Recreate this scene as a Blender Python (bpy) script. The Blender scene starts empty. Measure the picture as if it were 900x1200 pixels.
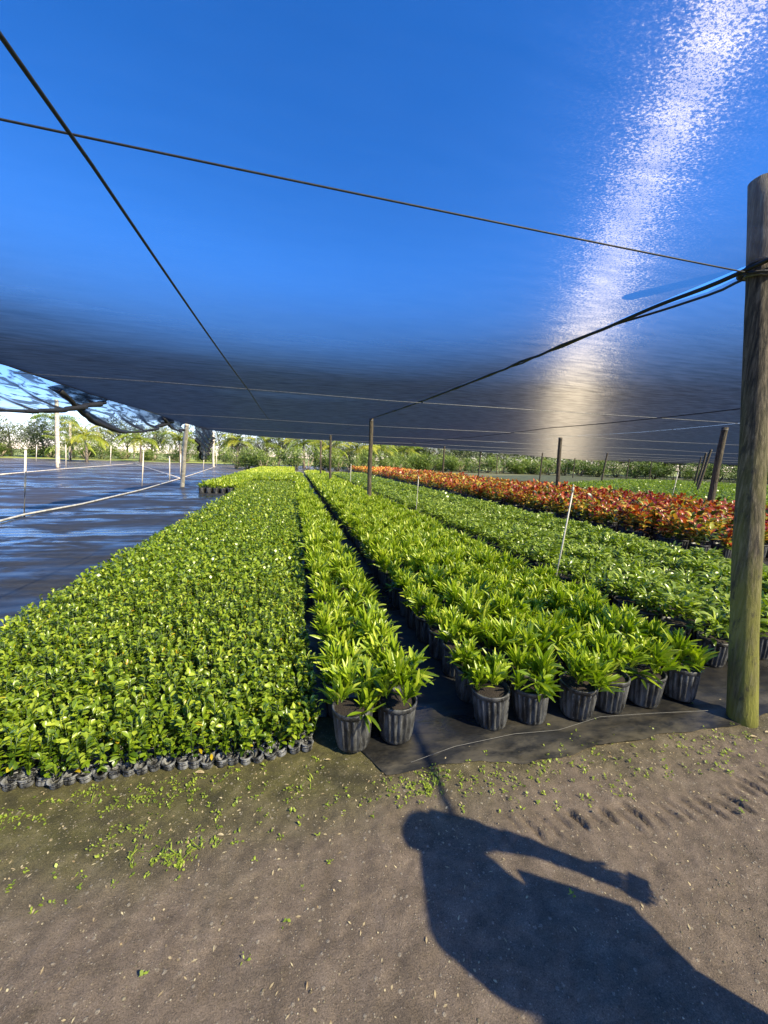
import bpy, bmesh, math, random
import numpy as np
from mathutils import Vector, Matrix
random.seed(7); rng = np.random.default_rng(7)
R = math.radians
C = bpy.context.scene.collection
sc = bpy.context.scene

# ------------------------------------------------------------------ camera
cam_d = bpy.data.cameras.new('camera'); cam = bpy.data.objects.new('camera', cam_d); C.objects.link(cam)
cam_d.sensor_fit = 'VERTICAL'; cam_d.sensor_height = 34.6; cam_d.sensor_width = 34.6; cam_d.lens = 13.0
cam_d.clip_start = 0.05; cam_d.clip_end = 5000
rx = Vector((0.97384915, -0.22480613, 0.03286393)); ry = Vector((-0.00197601, 0.13626403, 0.99067059)); fw = Vector((0.22718699, 0.96482865, -0.13225639))
m = Matrix((rx, ry, -fw)).transposed().to_4x4(); m.translation = (0, 0, 1.65)
cam.matrix_world = m
sc.camera = cam

# ------------------------------------------------------------------ world, sun, exposure
SUN_E = R(41); SUN_A = R(42.5)          # elevation; shadows run SUN_A left of +Y
world = bpy.data.worlds.new('World'); sc.world = world; world.use_nodes = True
wn = world.node_tree.nodes; wl = world.node_tree.links
sky = wn.new('ShaderNodeTexSky'); sky.sky_type = 'NISHITA'; sky.sun_disc = False
sky.sun_elevation = SUN_E; sky.sun_rotation = math.pi - SUN_A
sky.air_density = 1.0; sky.dust_density = 0.05; sky.ozone_density = 4.0
wn['Background'].inputs['Strength'].default_value = 0.098
hs = wn.new('ShaderNodeHueSaturation'); hs.inputs['Saturation'].default_value = 1.32
wt = wn.new('ShaderNodeMixRGB'); wt.blend_type = 'MULTIPLY'; wt.inputs[0].default_value = 1; wt.inputs[2].default_value = (1.1, .96, 1.22, 1)
wl.new(sky.outputs[0], hs.inputs['Color']); wl.new(hs.outputs[0], wt.inputs[1]); wl.new(wt.outputs[0], wn['Background'].inputs['Color'])
sun_d = bpy.data.lights.new('sun', 'SUN'); sun_d.energy = 5.0; sun_d.angle = R(0.55); sun_d.color = (1.0, 0.82, 0.55)
sun = bpy.data.objects.new('sun', sun_d); C.objects.link(sun)
to_sun = Vector((math.sin(SUN_A) * math.cos(SUN_E), -math.cos(SUN_A) * math.cos(SUN_E), math.sin(SUN_E)))
sun.rotation_euler = to_sun.to_track_quat('Z', 'Y').to_euler()
sc.view_settings.view_transform = 'Standard'; sc.view_settings.look = 'None'
sc.view_settings.exposure = 1.58; sc.view_settings.gamma = 1.0; sc.view_settings.use_curve_mapping = False
sc.render.engine = 'CYCLES'
sc.cycles.max_bounces = 8; sc.cycles.transparent_max_bounces = 24; sc.cycles.diffuse_bounces = 3
sc.cycles.use_denoising = True
sc.cycles.sample_clamp_indirect = 6.0

# ------------------------------------------------------------------ helpers
def link(o, parent=None):
    C.objects.link(o)
    if parent: o.parent = parent
    return o
def tag(o, label=None, cat=None, group=None, kind=None):
    for k, v in (('label', label), ('category', cat), ('group', group), ('kind', kind)):
        if v: o[k] = v
    return o
def thing(name, label, cat, loc=(0, 0, 0), rz=0, group=None):
    o = bpy.data.objects.new(name, None); o.location = loc; o.rotation_euler = (0, 0, rz); o.empty_display_size = .1
    C.objects.link(o); return tag(o, label, cat, group)
def quads_mesh(name, V, F, var=None, mat=None, smooth=False):
    V = np.asarray(V, np.float32); F = np.asarray(F, np.int32)
    me = bpy.data.meshes.new(name)
    me.vertices.add(len(V)); me.vertices.foreach_set('co', V.ravel())
    me.loops.add(F.size); me.loops.foreach_set('vertex_index', F.ravel())
    me.polygons.add(len(F)); me.polygons.foreach_set('loop_start', np.arange(0, F.size, 4, dtype=np.int32))
    me.update(calc_edges=True)
    if smooth: me.polygons.foreach_set('use_smooth', np.ones(len(F), bool))
    if var is not None:
        a = me.attributes.new('var', 'FLOAT', 'POINT'); a.data.foreach_set('value', np.asarray(var, np.float32))
    if mat: me.materials.append(mat)
    me.validate(); return me
def obj(name, me, parent=None, loc=(0, 0, 0), rz=0):
    o = bpy.data.objects.new(name, me); o.location = loc; o.rotation_euler = (0, 0, rz)
    return link(o, parent)
def hash2(ix, iy, s):
    n = (ix.astype(np.int64) * 374761393 + iy.astype(np.int64) * 668265263 + s * 974634777) & 0x7fffffff
    n = (n ^ (n >> 13)) * 1274126177 & 0x7fffffff
    return ((n ^ (n >> 16)) & 0xffff) / 65535.0
def vnoise(x, y, s=0):
    x = np.asarray(x, float); y = np.asarray(y, float)
    ix, iy = np.floor(x), np.floor(y); fx, fy = x - ix, y - iy
    fx = fx * fx * (3 - 2 * fx); fy = fy * fy * (3 - 2 * fy)
    a = hash2(ix, iy, s); b = hash2(ix + 1, iy, s); c = hash2(ix, iy + 1, s); d = hash2(ix + 1, iy + 1, s)
    return (a * (1 - fx) + b * fx) * (1 - fy) + (c * (1 - fx) + d * fx) * fy
def fbm(x, y, o=4, s=0):
    r = 0; a = .5
    for k in range(o): r = r + a * (vnoise(x * 2 ** k, y * 2 ** k, s + k) - .5); a *= .5
    return r
def grid(xs, ys, zf):
    X, Y = np.meshgrid(xs, ys); Z = zf(X, Y); nx, ny = len(xs), len(ys)
    V = np.stack([X.ravel(), Y.ravel(), np.asarray(Z).ravel()], 1)
    i = np.arange(nx * ny).reshape(ny, nx)
    F = np.stack([i[:-1, :-1], i[:-1, 1:], i[1:, 1:], i[1:, :-1]], -1).reshape(-1, 4)
    return V, F
class G:                                   # merges shapes into one quad mesh
    def __init__(s): s.V = []; s.F = []; s.A = []; s.n = 0
    def add(s, V, F, var=0.0):
        V = np.asarray(V, float); s.V.append(V); s.F.append(np.asarray(F) + s.n)
        s.A.append(np.broadcast_to(np.asarray(var, float), (len(V),)).copy()); s.n += len(V)
    def tube(s, P, r, n=10, var=0.0, cap=True, jit=0):
        P = np.asarray(P, float); r = np.broadcast_to(np.asarray(r, float), (len(P),))
        rings = []
        for k in range(len(P)):
            t = P[min(k + 1, len(P) - 1)] - P[max(k - 1, 0)]; t = t / (np.linalg.norm(t) + 1e-9)
            a = np.cross(t, (0, 0, 1.)); 
            if np.linalg.norm(a) < .1: a = np.cross(t, (1., 0, 0))
            a /= np.linalg.norm(a); b = np.cross(t, a)
            th = np.arange(n) / n * 2 * np.pi
            rr = r[k] * (1 + (jit * rng.uniform(-1, 1, n) if jit else 0))
            rings.append(P[k] + np.cos(th)[:, None] * a * np.reshape(rr, (-1, 1)) + np.sin(th)[:, None] * b * np.reshape(rr, (-1, 1)))
        if cap:
            rings = [np.repeat(P[:1], n, 0)] + rings + [np.repeat(P[-1:], n, 0)]
        V = np.concatenate(rings); m = len(rings)
        i = np.arange(m * n).reshape(m, n); j = np.roll(i, -1, 1)
        F = np.stack([i[:-1], j[:-1], j[1:], i[1:]], -1).reshape(-1, 4)
        s.add(V, F, var)
    def mesh(s, name, mat, smooth=False):
        return quads_mesh(name, np.concatenate(s.V), np.concatenate(s.F), np.concatenate(s.A), mat, smooth)
    def arr(s): return np.concatenate(s.V), np.concatenate(s.F), np.concatenate(s.A)
def leaf(L, W, base, az, el, curl, nseg=3, fold=.18, lod=0, peak=.5, twist=0.):
    """one leaf: centre line starts at elevation el and bends by curl; returns V, F"""
    t = np.linspace(0, 1, nseg + 1); e = el - curl * t
    dx = np.cos(e); dz = np.sin(e); ds = L / nseg
    h = np.concatenate([[0], np.cumsum((dx[1:] + dx[:-1]) / 2 * ds)]); z = np.concatenate([[0], np.cumsum((dz[1:] + dz[:-1]) / 2 * ds)])
    p = np.log(.5) / np.log(peak)
    w = W / 2 * np.sin(np.pi * np.clip(t, .04, .97) ** p) ** .85 + W * .04
    ca, sa = math.cos(az), math.sin(az); tc, ts = math.cos(twist), math.sin(twist)
    nx, nz = -np.sin(e), np.cos(e)            # leaf normal in the (h, z) plane
    def pt(side, lift):
        off = side * w * tc; lf = lift * w + side * w * ts
        H = h + nx * lf; Zz = z + nz * lf
        return np.stack([base[0] + ca * H - sa * off, base[1] + sa * H + ca * off, base[2] + Zz], 1)
    n = nseg + 1
    if lod:
        V = np.concatenate([pt(-1, 0), pt(1, 0)]); i = np.arange(nseg)
        F = np.stack([i, i + 1, i + 1 + n, i + n], 1)
    else:
        V = np.concatenate([pt(-1, fold * 2), pt(0, 0), pt(1, fold * 2)]); i = np.arange(nseg)
        F = np.concatenate([np.stack([i, i + 1, i + 1 + n, i + n], 1), np.stack([i + n, i + 1 + n, i + 1 + 2 * n, i + 2 * n], 1)])
    return V, F
def scatter(variants, T):
    """T rows: x, y, z, rotz, scale, variant, var offset -> merged arrays"""
    T = np.asarray(T, float); Vs = []; Fs = []; As = []; n = 0
    for k, (V, F, A) in enumerate(variants):
        t = T[T[:, 5].astype(int) == k]
        if not len(t): continue
        c, s_ = np.cos(t[:, 3])[:, None], np.sin(t[:, 3])[:, None]; sc_ = t[:, 4][:, None]
        x = (V[None, :, 0] * c - V[None, :, 1] * s_) * sc_ + t[:, 0][:, None]
        y = (V[None, :, 0] * s_ + V[None, :, 1] * c) * sc_ + t[:, 1][:, None]
        z = V[None, :, 2] * sc_ + t[:, 2][:, None]
        Vs.append(np.stack([x, y, z], -1).reshape(-1, 3)); As.append((A[None] + t[:, 6][:, None]).ravel())
        Fs.append((F[None] + (np.arange(len(t)) * len(V))[:, None, None]).reshape(-1, 4) + n); n += len(t) * len(V)
    return np.concatenate(Vs), np.concatenate(Fs), np.concatenate(As)

# ------------------------------------------------------------------ materials
def new_mat(name):
    m = bpy.data.materials.new(name); m.use_nodes = True
    nt = m.node_tree; b = nt.nodes['Principled BSDF']; return m, nt, b
class N:
    def __init__(s, nt): s.nt = nt
    def n(s, t, **k):
        x = s.nt.nodes.new('ShaderNode' + t)
        for a, v in k.items(): setattr(x, a, v)
        return x
    def l(s, a, b): s.nt.links.new(a, b)
    def coord(s, scale=(1, 1, 1), src='Object'):
        tc = s.n('TexCoord'); mp = s.n('Mapping'); mp.inputs['Scale'].default_value = scale
        s.l(tc.outputs[src], mp.inputs[0]); return mp.outputs[0]
    def noise(s, scale, vec=None, detail=5, rough=.55, dist=0):
        x = s.n('TexNoise'); x.inputs['Scale'].default_value = scale; x.inputs['Detail'].default_value = detail
        x.inputs['Roughness'].default_value = rough; x.inputs['Distortion'].default_value = dist
        if vec: s.l(vec, x.inputs['Vector'])
        return x.outputs[0]
    def ramp(s, fac, stops, interp='LINEAR'):
        r = s.n('ValToRGB'); r.color_ramp.interpolation = interp; e = r.color_ramp.elements
        while len(e) < len(stops): e.new(.5)
        for q, (p, c) in zip(e, stops):
            q.position = p; q.color = (*c, 1) if len(c) == 3 else c
        s.l(fac, r.inputs[0]); return r.outputs[0]
    def rng(s, v, a, b, c=0, d=1, smooth=False):
        r = s.n('MapRange'); r.interpolation_type = 'SMOOTHSTEP' if smooth else 'LINEAR'
        for i, q in enumerate((a, b, c, d)): r.inputs[i + 1].default_value = q
        s.l(v, r.inputs[0]); return r.outputs[0]
    def mix(s, fac, a, b, mode='MIX'):
        x = s.n('MixRGB', blend_type=mode)
        for i, q in enumerate((fac, a, b)):
            if hasattr(q, 'links'): s.l(q, x.inputs[i])
            elif i == 0: x.inputs[0].default_value = q
            else: x.inputs[i].default_value = (*q, 1)
        return x.outputs[0]
    def math(s, op, a, b=0.0):
        x = s.n('Math', operation=op)
        for i, q in enumerate((a, b)):
            if hasattr(q, 'links'): s.l(q, x.inputs[i])
            else: x.inputs[i].default_value = q
        return x.outputs[0]
    def bump(s, h, strength=.5, dist=.01):
        b = s.n('Bump'); b.inputs['Strength'].default_value = strength; b.inputs['Distance'].default_value = dist
        s.l(h, b.inputs['Height']); return b.outputs[0]
def simple(name, col, rough=.6, col2=None, scale=20, bump=0, spec=.5, metal=0, stretch=(1, 1, 1)):
    m, nt, b = new_mat(name); q = N(nt)
    v = q.coord(stretch); nz = q.noise(scale, v)
    c2 = col2 or tuple(x * .65 for x in col)
    q.l(q.ramp(nz, [(.35, c2), (.65, col)]), b.inputs['Base Color'])
    b.inputs['Roughness'].default_value = rough; b.inputs['Specular IOR Level'].default_value = spec; b.inputs['Metallic'].default_value = metal
    if bump: q.l(q.bump(nz, bump, .01), b.inputs['Normal'])
    return m
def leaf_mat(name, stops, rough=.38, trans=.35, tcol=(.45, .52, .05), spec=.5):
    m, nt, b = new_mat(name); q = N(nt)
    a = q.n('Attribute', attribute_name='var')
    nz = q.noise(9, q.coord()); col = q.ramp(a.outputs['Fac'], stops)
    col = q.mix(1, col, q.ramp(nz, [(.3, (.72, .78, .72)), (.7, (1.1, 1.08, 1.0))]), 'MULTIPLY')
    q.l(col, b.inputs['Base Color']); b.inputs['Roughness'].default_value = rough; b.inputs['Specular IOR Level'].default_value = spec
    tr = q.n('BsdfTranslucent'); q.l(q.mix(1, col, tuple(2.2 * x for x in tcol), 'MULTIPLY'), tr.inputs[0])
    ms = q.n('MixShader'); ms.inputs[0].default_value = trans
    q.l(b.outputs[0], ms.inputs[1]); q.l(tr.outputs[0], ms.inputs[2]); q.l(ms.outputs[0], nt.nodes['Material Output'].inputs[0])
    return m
M = {}
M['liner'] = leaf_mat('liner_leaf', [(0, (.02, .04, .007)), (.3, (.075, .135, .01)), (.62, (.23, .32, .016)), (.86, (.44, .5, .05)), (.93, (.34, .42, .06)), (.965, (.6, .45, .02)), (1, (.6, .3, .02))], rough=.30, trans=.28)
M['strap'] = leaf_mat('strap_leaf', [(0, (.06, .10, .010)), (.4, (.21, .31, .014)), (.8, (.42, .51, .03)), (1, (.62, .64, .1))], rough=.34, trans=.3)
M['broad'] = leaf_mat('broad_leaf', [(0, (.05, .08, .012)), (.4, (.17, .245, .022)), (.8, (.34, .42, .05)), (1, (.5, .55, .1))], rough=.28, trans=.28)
M['croton'] = leaf_mat('croton_leaf', [(0, (.03, .06, .01)), (.22, (.12, .18, .02)), (.34, (.55, .5, .06)), (.47, (.7, .38, .06)), (.58, (.6, .14, .035)), (.70, (.42, .05, .025)), (.86, (.2, .015, .018)), (1, (.25, .015, .02))], rough=.33, trans=.3, tcol=(.5, .4, .2))
M['palm'] = leaf_mat('palm_leaf', [(0, (.07, .12, .015)), (.5, (.2, .28, .03)), (1, (.42, .42, .06))], rough=.4, trans=.35)
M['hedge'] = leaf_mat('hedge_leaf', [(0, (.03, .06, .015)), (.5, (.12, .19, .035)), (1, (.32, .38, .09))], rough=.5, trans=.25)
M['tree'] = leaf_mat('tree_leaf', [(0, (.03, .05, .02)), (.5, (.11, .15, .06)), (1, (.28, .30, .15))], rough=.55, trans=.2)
M['weed'] = leaf_mat('weed_leaf', [(0, (.16, .22, .02)), (1, (.42, .5, .06))], rough=.5, trans=.3)
M['dead'] = simple('dead_leaf', (.5, .42, .24), .7, (.25, .17, .08), 30)
M['bark'] = simple('palm_bark', (.3, .25, .18), .9, (.12, .1, .07), 12, .5)
M['pvc'] = simple('white_pipe', (.62, .58, .5), .5, (.38, .35, .28), 8)
M['rope'] = simple('black_rope', (.02, .02, .022), .6, (.01, .01, .01), 60, .4)
M['wire'] = simple('steel_wire', (.2, .2, .2), .45, (.1, .1, .1), 40, 0, .5, .6)
M['twine'] = simple('twine', (.2, .19, .17), .8)
M['soil'] = simple('potting_soil', (.035, .025, .018), .95, (.015, .01, .008), 120, .8)

def pot_material(name, dust=.3):
    m, nt, b = new_mat(name); q = N(nt)
    v = q.coord((1, 1, .35)); n1 = q.noise(18, v, 6, .65); n2 = q.noise(90, q.coord(), 4)
    oi = q.n('ObjectInfo')
    f = q.math('MULTIPLY', q.rng(n1, .42, .66), dust)
    f = q.math('ADD', f, q.math('MULTIPLY', q.rng(n2, .55, .7), .15))
    q.l(q.mix(f, (.012, .012, .013), (.34, .34, .34)), b.inputs['Base Color'])
    b.inputs['Roughness'].default_value = .42; q.l(q.bump(n2, .2, .002), b.inputs['Normal'])
    return m
M['pot'] = pot_material('black_pot_plastic'); M['cup'] = pot_material('liner_cup_plastic', .8)

def wood(name, moss=True):
    m, nt, b = new_mat(name); q = N(nt)
    v = q.coord((1, 1, .06)); n1 = q.noise(60, v, 8, .7, .3); n2 = q.noise(5, q.coord((1, 1, .25)), 5, .6); n3 = q.noise(16, q.coord((1, 1, .5)), 6, .7)
    col = q.ramp(n1, [(.36, (.012, .009, .006)), (.48, (.055, .043, .027)), (.6, (.13, .105, .07)), (.76, (.3, .25, .17))])
    if moss:
        tc = q.n('TexCoord'); sx = q.n('SeparateXYZ'); q.l(tc.outputs['Object'], sx.inputs[0])
        low = q.rng(sx.outputs[2], 2.3, .2)      # algae climbs from the wet ground
        f = q.math('MULTIPLY', q.rng(n2, .33, .52), low)
        col = q.mix(q.math('MULTIPLY', f, .85), col, (.19, .19, .022))
    dk = q.rng(n3, .56, .66); col = q.mix(q.math('MULTIPLY', dk, .85), col, (.03, .025, .018))
    q.l(col, b.inputs['Base Color']); b.inputs['Roughness'].default_value = .85
    h = q.math('ADD', n1, q.math('MULTIPLY', n3, .5)); q.l(q.bump(h, .9, .012), b.inputs['Normal'])
    return m
M['paint_post'] = simple('whitewashed_post', (.55, .5, .4), .8, (.3, .26, .2), 6, .4)
M['post'] = wood('weathered_post'); M['post_far'] = wood('grey_post', False)

def cloth_mat(name='shade_cloth', omax=.66, bunch=0):
    m, nt, b = new_mat(name); q = N(nt); nt.nodes.remove(b)
    geo = q.n('NewGeometry'); dp = q.n('VectorMath', operation='DOT_PRODUCT')
    q.l(geo.outputs['Incoming'], dp.inputs[0]); q.l(geo.outputs['Normal'], dp.inputs[1])
    f = q.math('ABSOLUTE', dp.outputs['Value'])          # a weave closes up when seen edge on
    open_ = q.rng(f, .15, .46, 0.0, omax, True)
    if bunch:
        bn = q.noise(3.2, q.coord((1, .35, 3.2)), 4, .6, 1.2); open_ = q.math('MULTIPLY', open_, q.rng(bn, .44, .56, 1 - bunch, 1, True))
    tr = q.n('BsdfTransparent'); tr.inputs[0].default_value = (.86, .95, 1, 1)
    # scattered light of the fibres
    v = q.coord((.6, 7, 1)); nz = q.noise(2.2, v, 6, .6)
    df = q.n('BsdfDiffuse'); q.l(q.ramp(nz, [(.3, (.008, .008, .009)), (.7, (.02, .019, .019))]), df.inputs[0])
    tl = q.n('BsdfTranslucent'); q.l(q.ramp(nz, [(.3, (.0015, .0015, .0015)), (.7, (.005, .0046, .0042))]), tl.inputs[0])
    ad = q.n('AddShader'); q.l(df.outputs[0], ad.inputs[0]); q.l(tl.outputs[0], ad.inputs[1])
    # glossy cross threads: light leaves each thread in a cone round it
    hb = q.n('BsdfHair', component='Transmission')
    spk = q.noise(85, q.coord((.8, 1.2, 1)), 4, .75, .2); big = q.noise(5, q.coord((.5, 2.2, 1)), 4, .6)
    q.l(q.mix(q.rng(big, .3, .65, .45, 1), (0, 0, 0), (.8, .79, .77)), hb.inputs['Color'])
    hb.inputs['Offset'].default_value = 0; hb.inputs['RoughnessU'].default_value = THREAD_U; hb.inputs['RoughnessV'].default_value = .6
    cb = q.n('CombineXYZ'); cb.inputs[0].default_value = math.cos(THREAD_D); spk2 = q.noise(80, q.coord((1.1, .8, 1)), 3, .7)
    q.l(q.math('ADD', q.math('MULTIPLY', q.math('SUBTRACT', spk, .5), .30), math.sin(THREAD_D)), cb.inputs[1]); q.l(q.math('MULTIPLY', q.math('SUBTRACT', spk2, .5), .2), cb.inputs[2])
    q.l(cb.outputs[0], hb.inputs['Tangent'])
    mx = q.n('MixShader'); mx.inputs[0].default_value = THREAD_F
    q.l(ad.outputs[0], mx.inputs[1]); q.l(hb.outputs[0], mx.inputs[2])
    ms = q.n('MixShader'); q.l(open_, ms.inputs[0]); q.l(mx.outputs[0], ms.inputs[1]); q.l(tr.outputs[0], ms.inputs[2])
    q.l(ms.outputs[0], nt.nodes['Material Output'].inputs[0]); return m
THREAD_U, THREAD_D, THREAD_F = .010, R(-4.3), .16
M['cloth'] = cloth_mat(); M['loose'] = cloth_mat('loose_shade_cloth', .64, .85)

def dirt_mat():
    m, nt, b = new_mat('dirt'); q = N(nt)
    tc = q.n('TexCoord'); sx = q.n('SeparateXYZ'); q.l(tc.outputs['Object'], sx.inputs[0])
    v = q.coord(); big = q.noise(1.6, v, 5, .6, .5); mid = q.noise(11, v, 6, .65); fine = q.noise(230, v, 4, .8); st = q.noise(20, q.coord((.35, 1.6, 1)), 5, .6)
    vo = q.n('TexVoronoi'); vo.inputs['Scale'].default_value = 95; q.l(v, vo.inputs['Vector'])
    vo2 = q.n('TexVoronoi'); vo2.inputs['Scale'].default_value = 42; q.l(v, vo2.inputs['Vector'])
    base = q.ramp(mid, [(.3, (.115, .087, .062)), (.5, (.175, .132, .096)), (.7, (.235, .18, .133))])
    base = q.mix(q.rng(st, .5, .7, 0, .35), base, (.09, .07, .05))
    # damp mossy belt by the beds
    y = q.math('ADD', sx.outputs[1], q.math('MULTIPLY', q.math('SUBTRACT', big, .5), .9))
    xx = q.math('MULTIPLY', q.rng(sx.outputs[0], -.9, 1.6, 0, 1), .22)
    y = q.math('SUBTRACT', y, xx)
    moss = q.rng(y, 1.2, 1.85, 0, 1, True)
    mcol = q.ramp(mid, [(.3, (.042, .040, .014)), (.55, (.092, .086, .022)), (.75, (.17, .15, .07))])
    base = q.mix(q.math('MULTIPLY', moss, .88), base, mcol)
    blot = q.noise(4.2, q.coord((.7, 1.5, 1)), 6, .7, .4); base = q.mix(q.rng(blot, .52, .68, 0, .4), base, (.07, .055, .036))
    wet = q.math('MULTIPLY', q.rng(q.noise(3.1, v, 3, .5), .56, .66), moss)
    base = q.mix(q.math('MULTIPLY', wet, .6), base, (.03, .027, .018))
    # pale grit
    rnd = q.n('SeparateColor'); q.l(vo.outputs['Color'], rnd.inputs[0])
    grit = q.math('MULTIPLY', q.rng(vo.outputs['Distance'], .33, .2), q.rng(rnd.outputs[0], .80, .84))
    base = q.mix(q.math('MULTIPLY', grit, .5), base, (.4, .34, .26))
    rn2 = q.n('SeparateColor'); q.l(vo2.outputs['Color'], rn2.inputs[0])
    g2 = q.math('MULTIPLY', q.rng(vo2.outputs['Distance'], .3, .2), q.rng(rn2.outputs[0], .86, .9))
    base = q.mix(q.math('MULTIPLY', g2, .5), base, (.4, .35, .27))
    base = q.mix(1, base, q.ramp(fine, [(.36, (.5, .5, .5)), (.64, (1.4, 1.4, 1.4))]), 'MULTIPLY')
    q.l(base, b.inputs['Base Color']); q.l(q.rng(wet, 0, 1, .88, .45), b.inputs['Roughness']); b.inputs['Specular IOR Level'].default_value = .3
    h = q.math('ADD', q.math('MULTIPLY', fine, .9), q.math('ADD', mid, q.math('MULTIPLY', q.math('ADD', grit, g2), .35)))
    q.l(q.bump(h, .9, .009), b.inputs['Normal']); return m
M['dirt'] = dirt_mat()

def tarp_mat():
    m, nt, b = new_mat('black_ground_cloth'); q = N(nt)
    tc = q.n('TexCoord'); sx = q.n('SeparateXYZ'); q.l(tc.outputs['Object'], sx.inputs[0])
    vs = q.coord((.5, 1.2, 1)); n1 = q.noise(1.1, vs, 6, .65, .6); n2 = q.noise(.32, q.coord((.6, 1, 1)), 4, .55); fine = q.noise(70, q.coord((.4, 2, 1)), 4, .6)
    wv = q.n('TexWave', wave_type='BANDS', bands_direction='Y'); wv.inputs['Scale'].default_value = 1.1; wv.inputs['Distortion'].default_value = 6; wv.inputs['Detail'].default_value = 4; wv.inputs['Detail Scale'].default_value = .6
    q.l(q.coord((.25, 1, 1)), wv.inputs[0])
    wet = q.math('MULTIPLY', q.rng(n1, .42, .56, 0, 1, True), q.rng(n2, .36, .54, .0, 1))
    col = q.ramp(fine, [(.3, (.008, .008, .009)), (.7, (.022, .021, .02))])
    # dust and dried mud near the front edge and in the far field
    d1 = q.noise(5.5, q.coord((.6, 1.3, 1)), 6, .7); near = q.rng(sx.outputs[1], 2.3, 1.72, 0, 1)
    left = q.rng(sx.outputs[0], -.6, .9, 0, 1)
    dust = q.math('MULTIPLY', q.rng(d1, .44, .62), q.math('MAXIMUM', q.math('MULTIPLY', near, .75), .22))
    col = q.mix(dust, col, (.1, .085, .06))
    col = q.mix(q.math('MULTIPLY', q.rng(sx.outputs[1], 28, 60), q.rng(n2, .42, .55, 0, .6)), col, (.2, .18, .16))
    q.l(col, b.inputs['Base Color'])
    r = q.math('SUBTRACT', .75, q.math('MULTIPLY', wet, .6)); q.l(r, b.inputs['Roughness'])
    b.inputs['Specular IOR Level'].default_value = .4
    h = q.math('ADD', q.math('MULTIPLY', wv.outputs[0], .6), q.math('ADD', q.math('MULTIPLY', fine, .05), n1))
    q.l(q.bump(h, .35, .03), b.inputs['Normal']); return m
M['tarp'] = tarp_mat()
M['grass'] = simple('grass_ground', (.25, .3, .06), .9, (.13, .17, .04), 2.5, .6); M['rough_grass'] = simple('rough_grass', (.10, .11, .035), .95, (.04, .045, .02), 1.2, .6)

# ------------------------------------------------------------------ ground
def dirt_h(x, y):
    k = np.clip((x + 6) / 1.5, 0, 1) * np.clip((6.5 - x) / 1.5, 0, 1) * np.clip((3.6 - y) / 1.2, 0, 1)
    z = .05 * fbm(x * .9, y * .9, 3, 3) + .022 * fbm(x * 5, y * 5, 4, 11) + .013 * fbm(x * 24, y * 24, 4, 21)
    z = z - .012 * np.clip(1 - np.abs(y - .75 + .1 * np.sin(x)) / .35, 0, 1)
    # tyre tread marks: a row of short curved grooves with a raised lip
    sx_ = np.shape(x); xf = np.ravel(x).astype(float); yf = np.ravel(y).astype(float); zz = np.zeros(xf.shape); rt = np.random.default_rng(3)
    for i_ in range(26):
        xi = .85 + .078 * i_ + rt.normal(0, .008); ci = 1.33 + .05 * math.sin(xi * 2.1) + .06 * max(0, xi - 1.8) + rt.normal(0, .012); ln = rt.uniform(.035, .07); am = rt.uniform(.35, 1) * min(1, (xi - .6) / .7)
        sel = (np.abs(xf - xi) < .12) & (np.abs(yf - ci) < .2)
        if sel.any():
            dy = yf[sel] - ci; dx = xf[sel] - xi + .35 * dy + 2.2 * dy * dy
            zz[sel] += am * np.exp(-(dy / ln) ** 4) * (-.030 * np.exp(-(dx / .010) ** 2) + .016 * np.exp(-((dx - .022) / .012) ** 2))
    z = z + zz.reshape(sx_)
    return -.012 + k * z
def tarp_h(x, y):
    w = .012 * np.clip(fbm(x * 2.2, y * 7, 3, 31) * 2.2, -.2, 1) + .010 * np.exp(-((y - 1.90 - .04 * np.sin(x * 2.3) - .05 * fbm(x * 2, x * 0, 2, 3)) / .018) ** 2)
    k = np.clip((x + 6) / 1.5, 0, 1) * np.clip((6.5 - x) / 1.5, 0, 1) * np.clip((3.6 - y) / 1.2, 0, 1)
    far = .012 * fbm(x * .8, y * 2.5, 3, 41) * (1 - k)
    return np.maximum(dirt_h(x, y), -.012) * k + .008 + w * k + far
def cat(*a): return np.unique(np.concatenate(a))
xs = cat(np.linspace(-14, -2, 60), np.arange(-2, 3.8, .0095), np.linspace(3.8, 14, 50)); ys = cat(np.linspace(-14, .4, 60), np.arange(.4, 2.35, .0095), np.linspace(2.35, 4.4, 20))
V, F = grid(xs, ys, dirt_h)
tag(obj('dirt_track', quads_mesh('dirt_track', V, F, None, M['dirt'], True)), kind='structure')
V, F = grid(np.array([-3000, 3000.]), np.array([-3000, 3000.]), lambda x, y: x * 0 - .12)
tag(obj('ground', quads_mesh('ground', V, F, None, M['grass'])), kind='structure')
xs = cat(np.linspace(-60, -3, 60), np.arange(-3, 5, .03), np.linspace(5, 90, 60)); ys0 = cat(np.arange(0, 2.2, .03), np.linspace(2.2, 80, 90))
X, Y = np.meshgrid(xs, ys0)
edge = np.where(X < .35, 2.22, 1.74) + .16 * fbm(X * 2.2, X * 0, 4, 9) + np.where(X < .35, .05, 0)
edge = np.where((X > .25) & (X < .5), 2.22 - (X - .25) / .25 * .48, edge)
Yw = edge + Y
Z = tarp_h(X, Yw); V = np.stack([X.ravel(), Yw.ravel(), Z.ravel()], 1); nx = len(xs); i = np.arange(X.size).reshape(X.shape)
F = np.stack([i[:-1, :-1], i[:-1, 1:], i[1:, 1:], i[1:, :-1]], -1).reshape(-1, 4)
tag(obj('ground_cloth', quads_mesh('ground_cloth', V, F, None, M['tarp'], True)), kind='structure')
V, F = grid(np.linspace(-160, 160, 80), np.linspace(79, 100, 12), lambda x, y: .25 * fbm(x * .4, y * .4, 3, 2) + .02 * (y - 79))
tag(obj('grass_verge', quads_mesh('grass_verge', V, F, None, M['grass'], True)), kind='structure')

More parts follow.
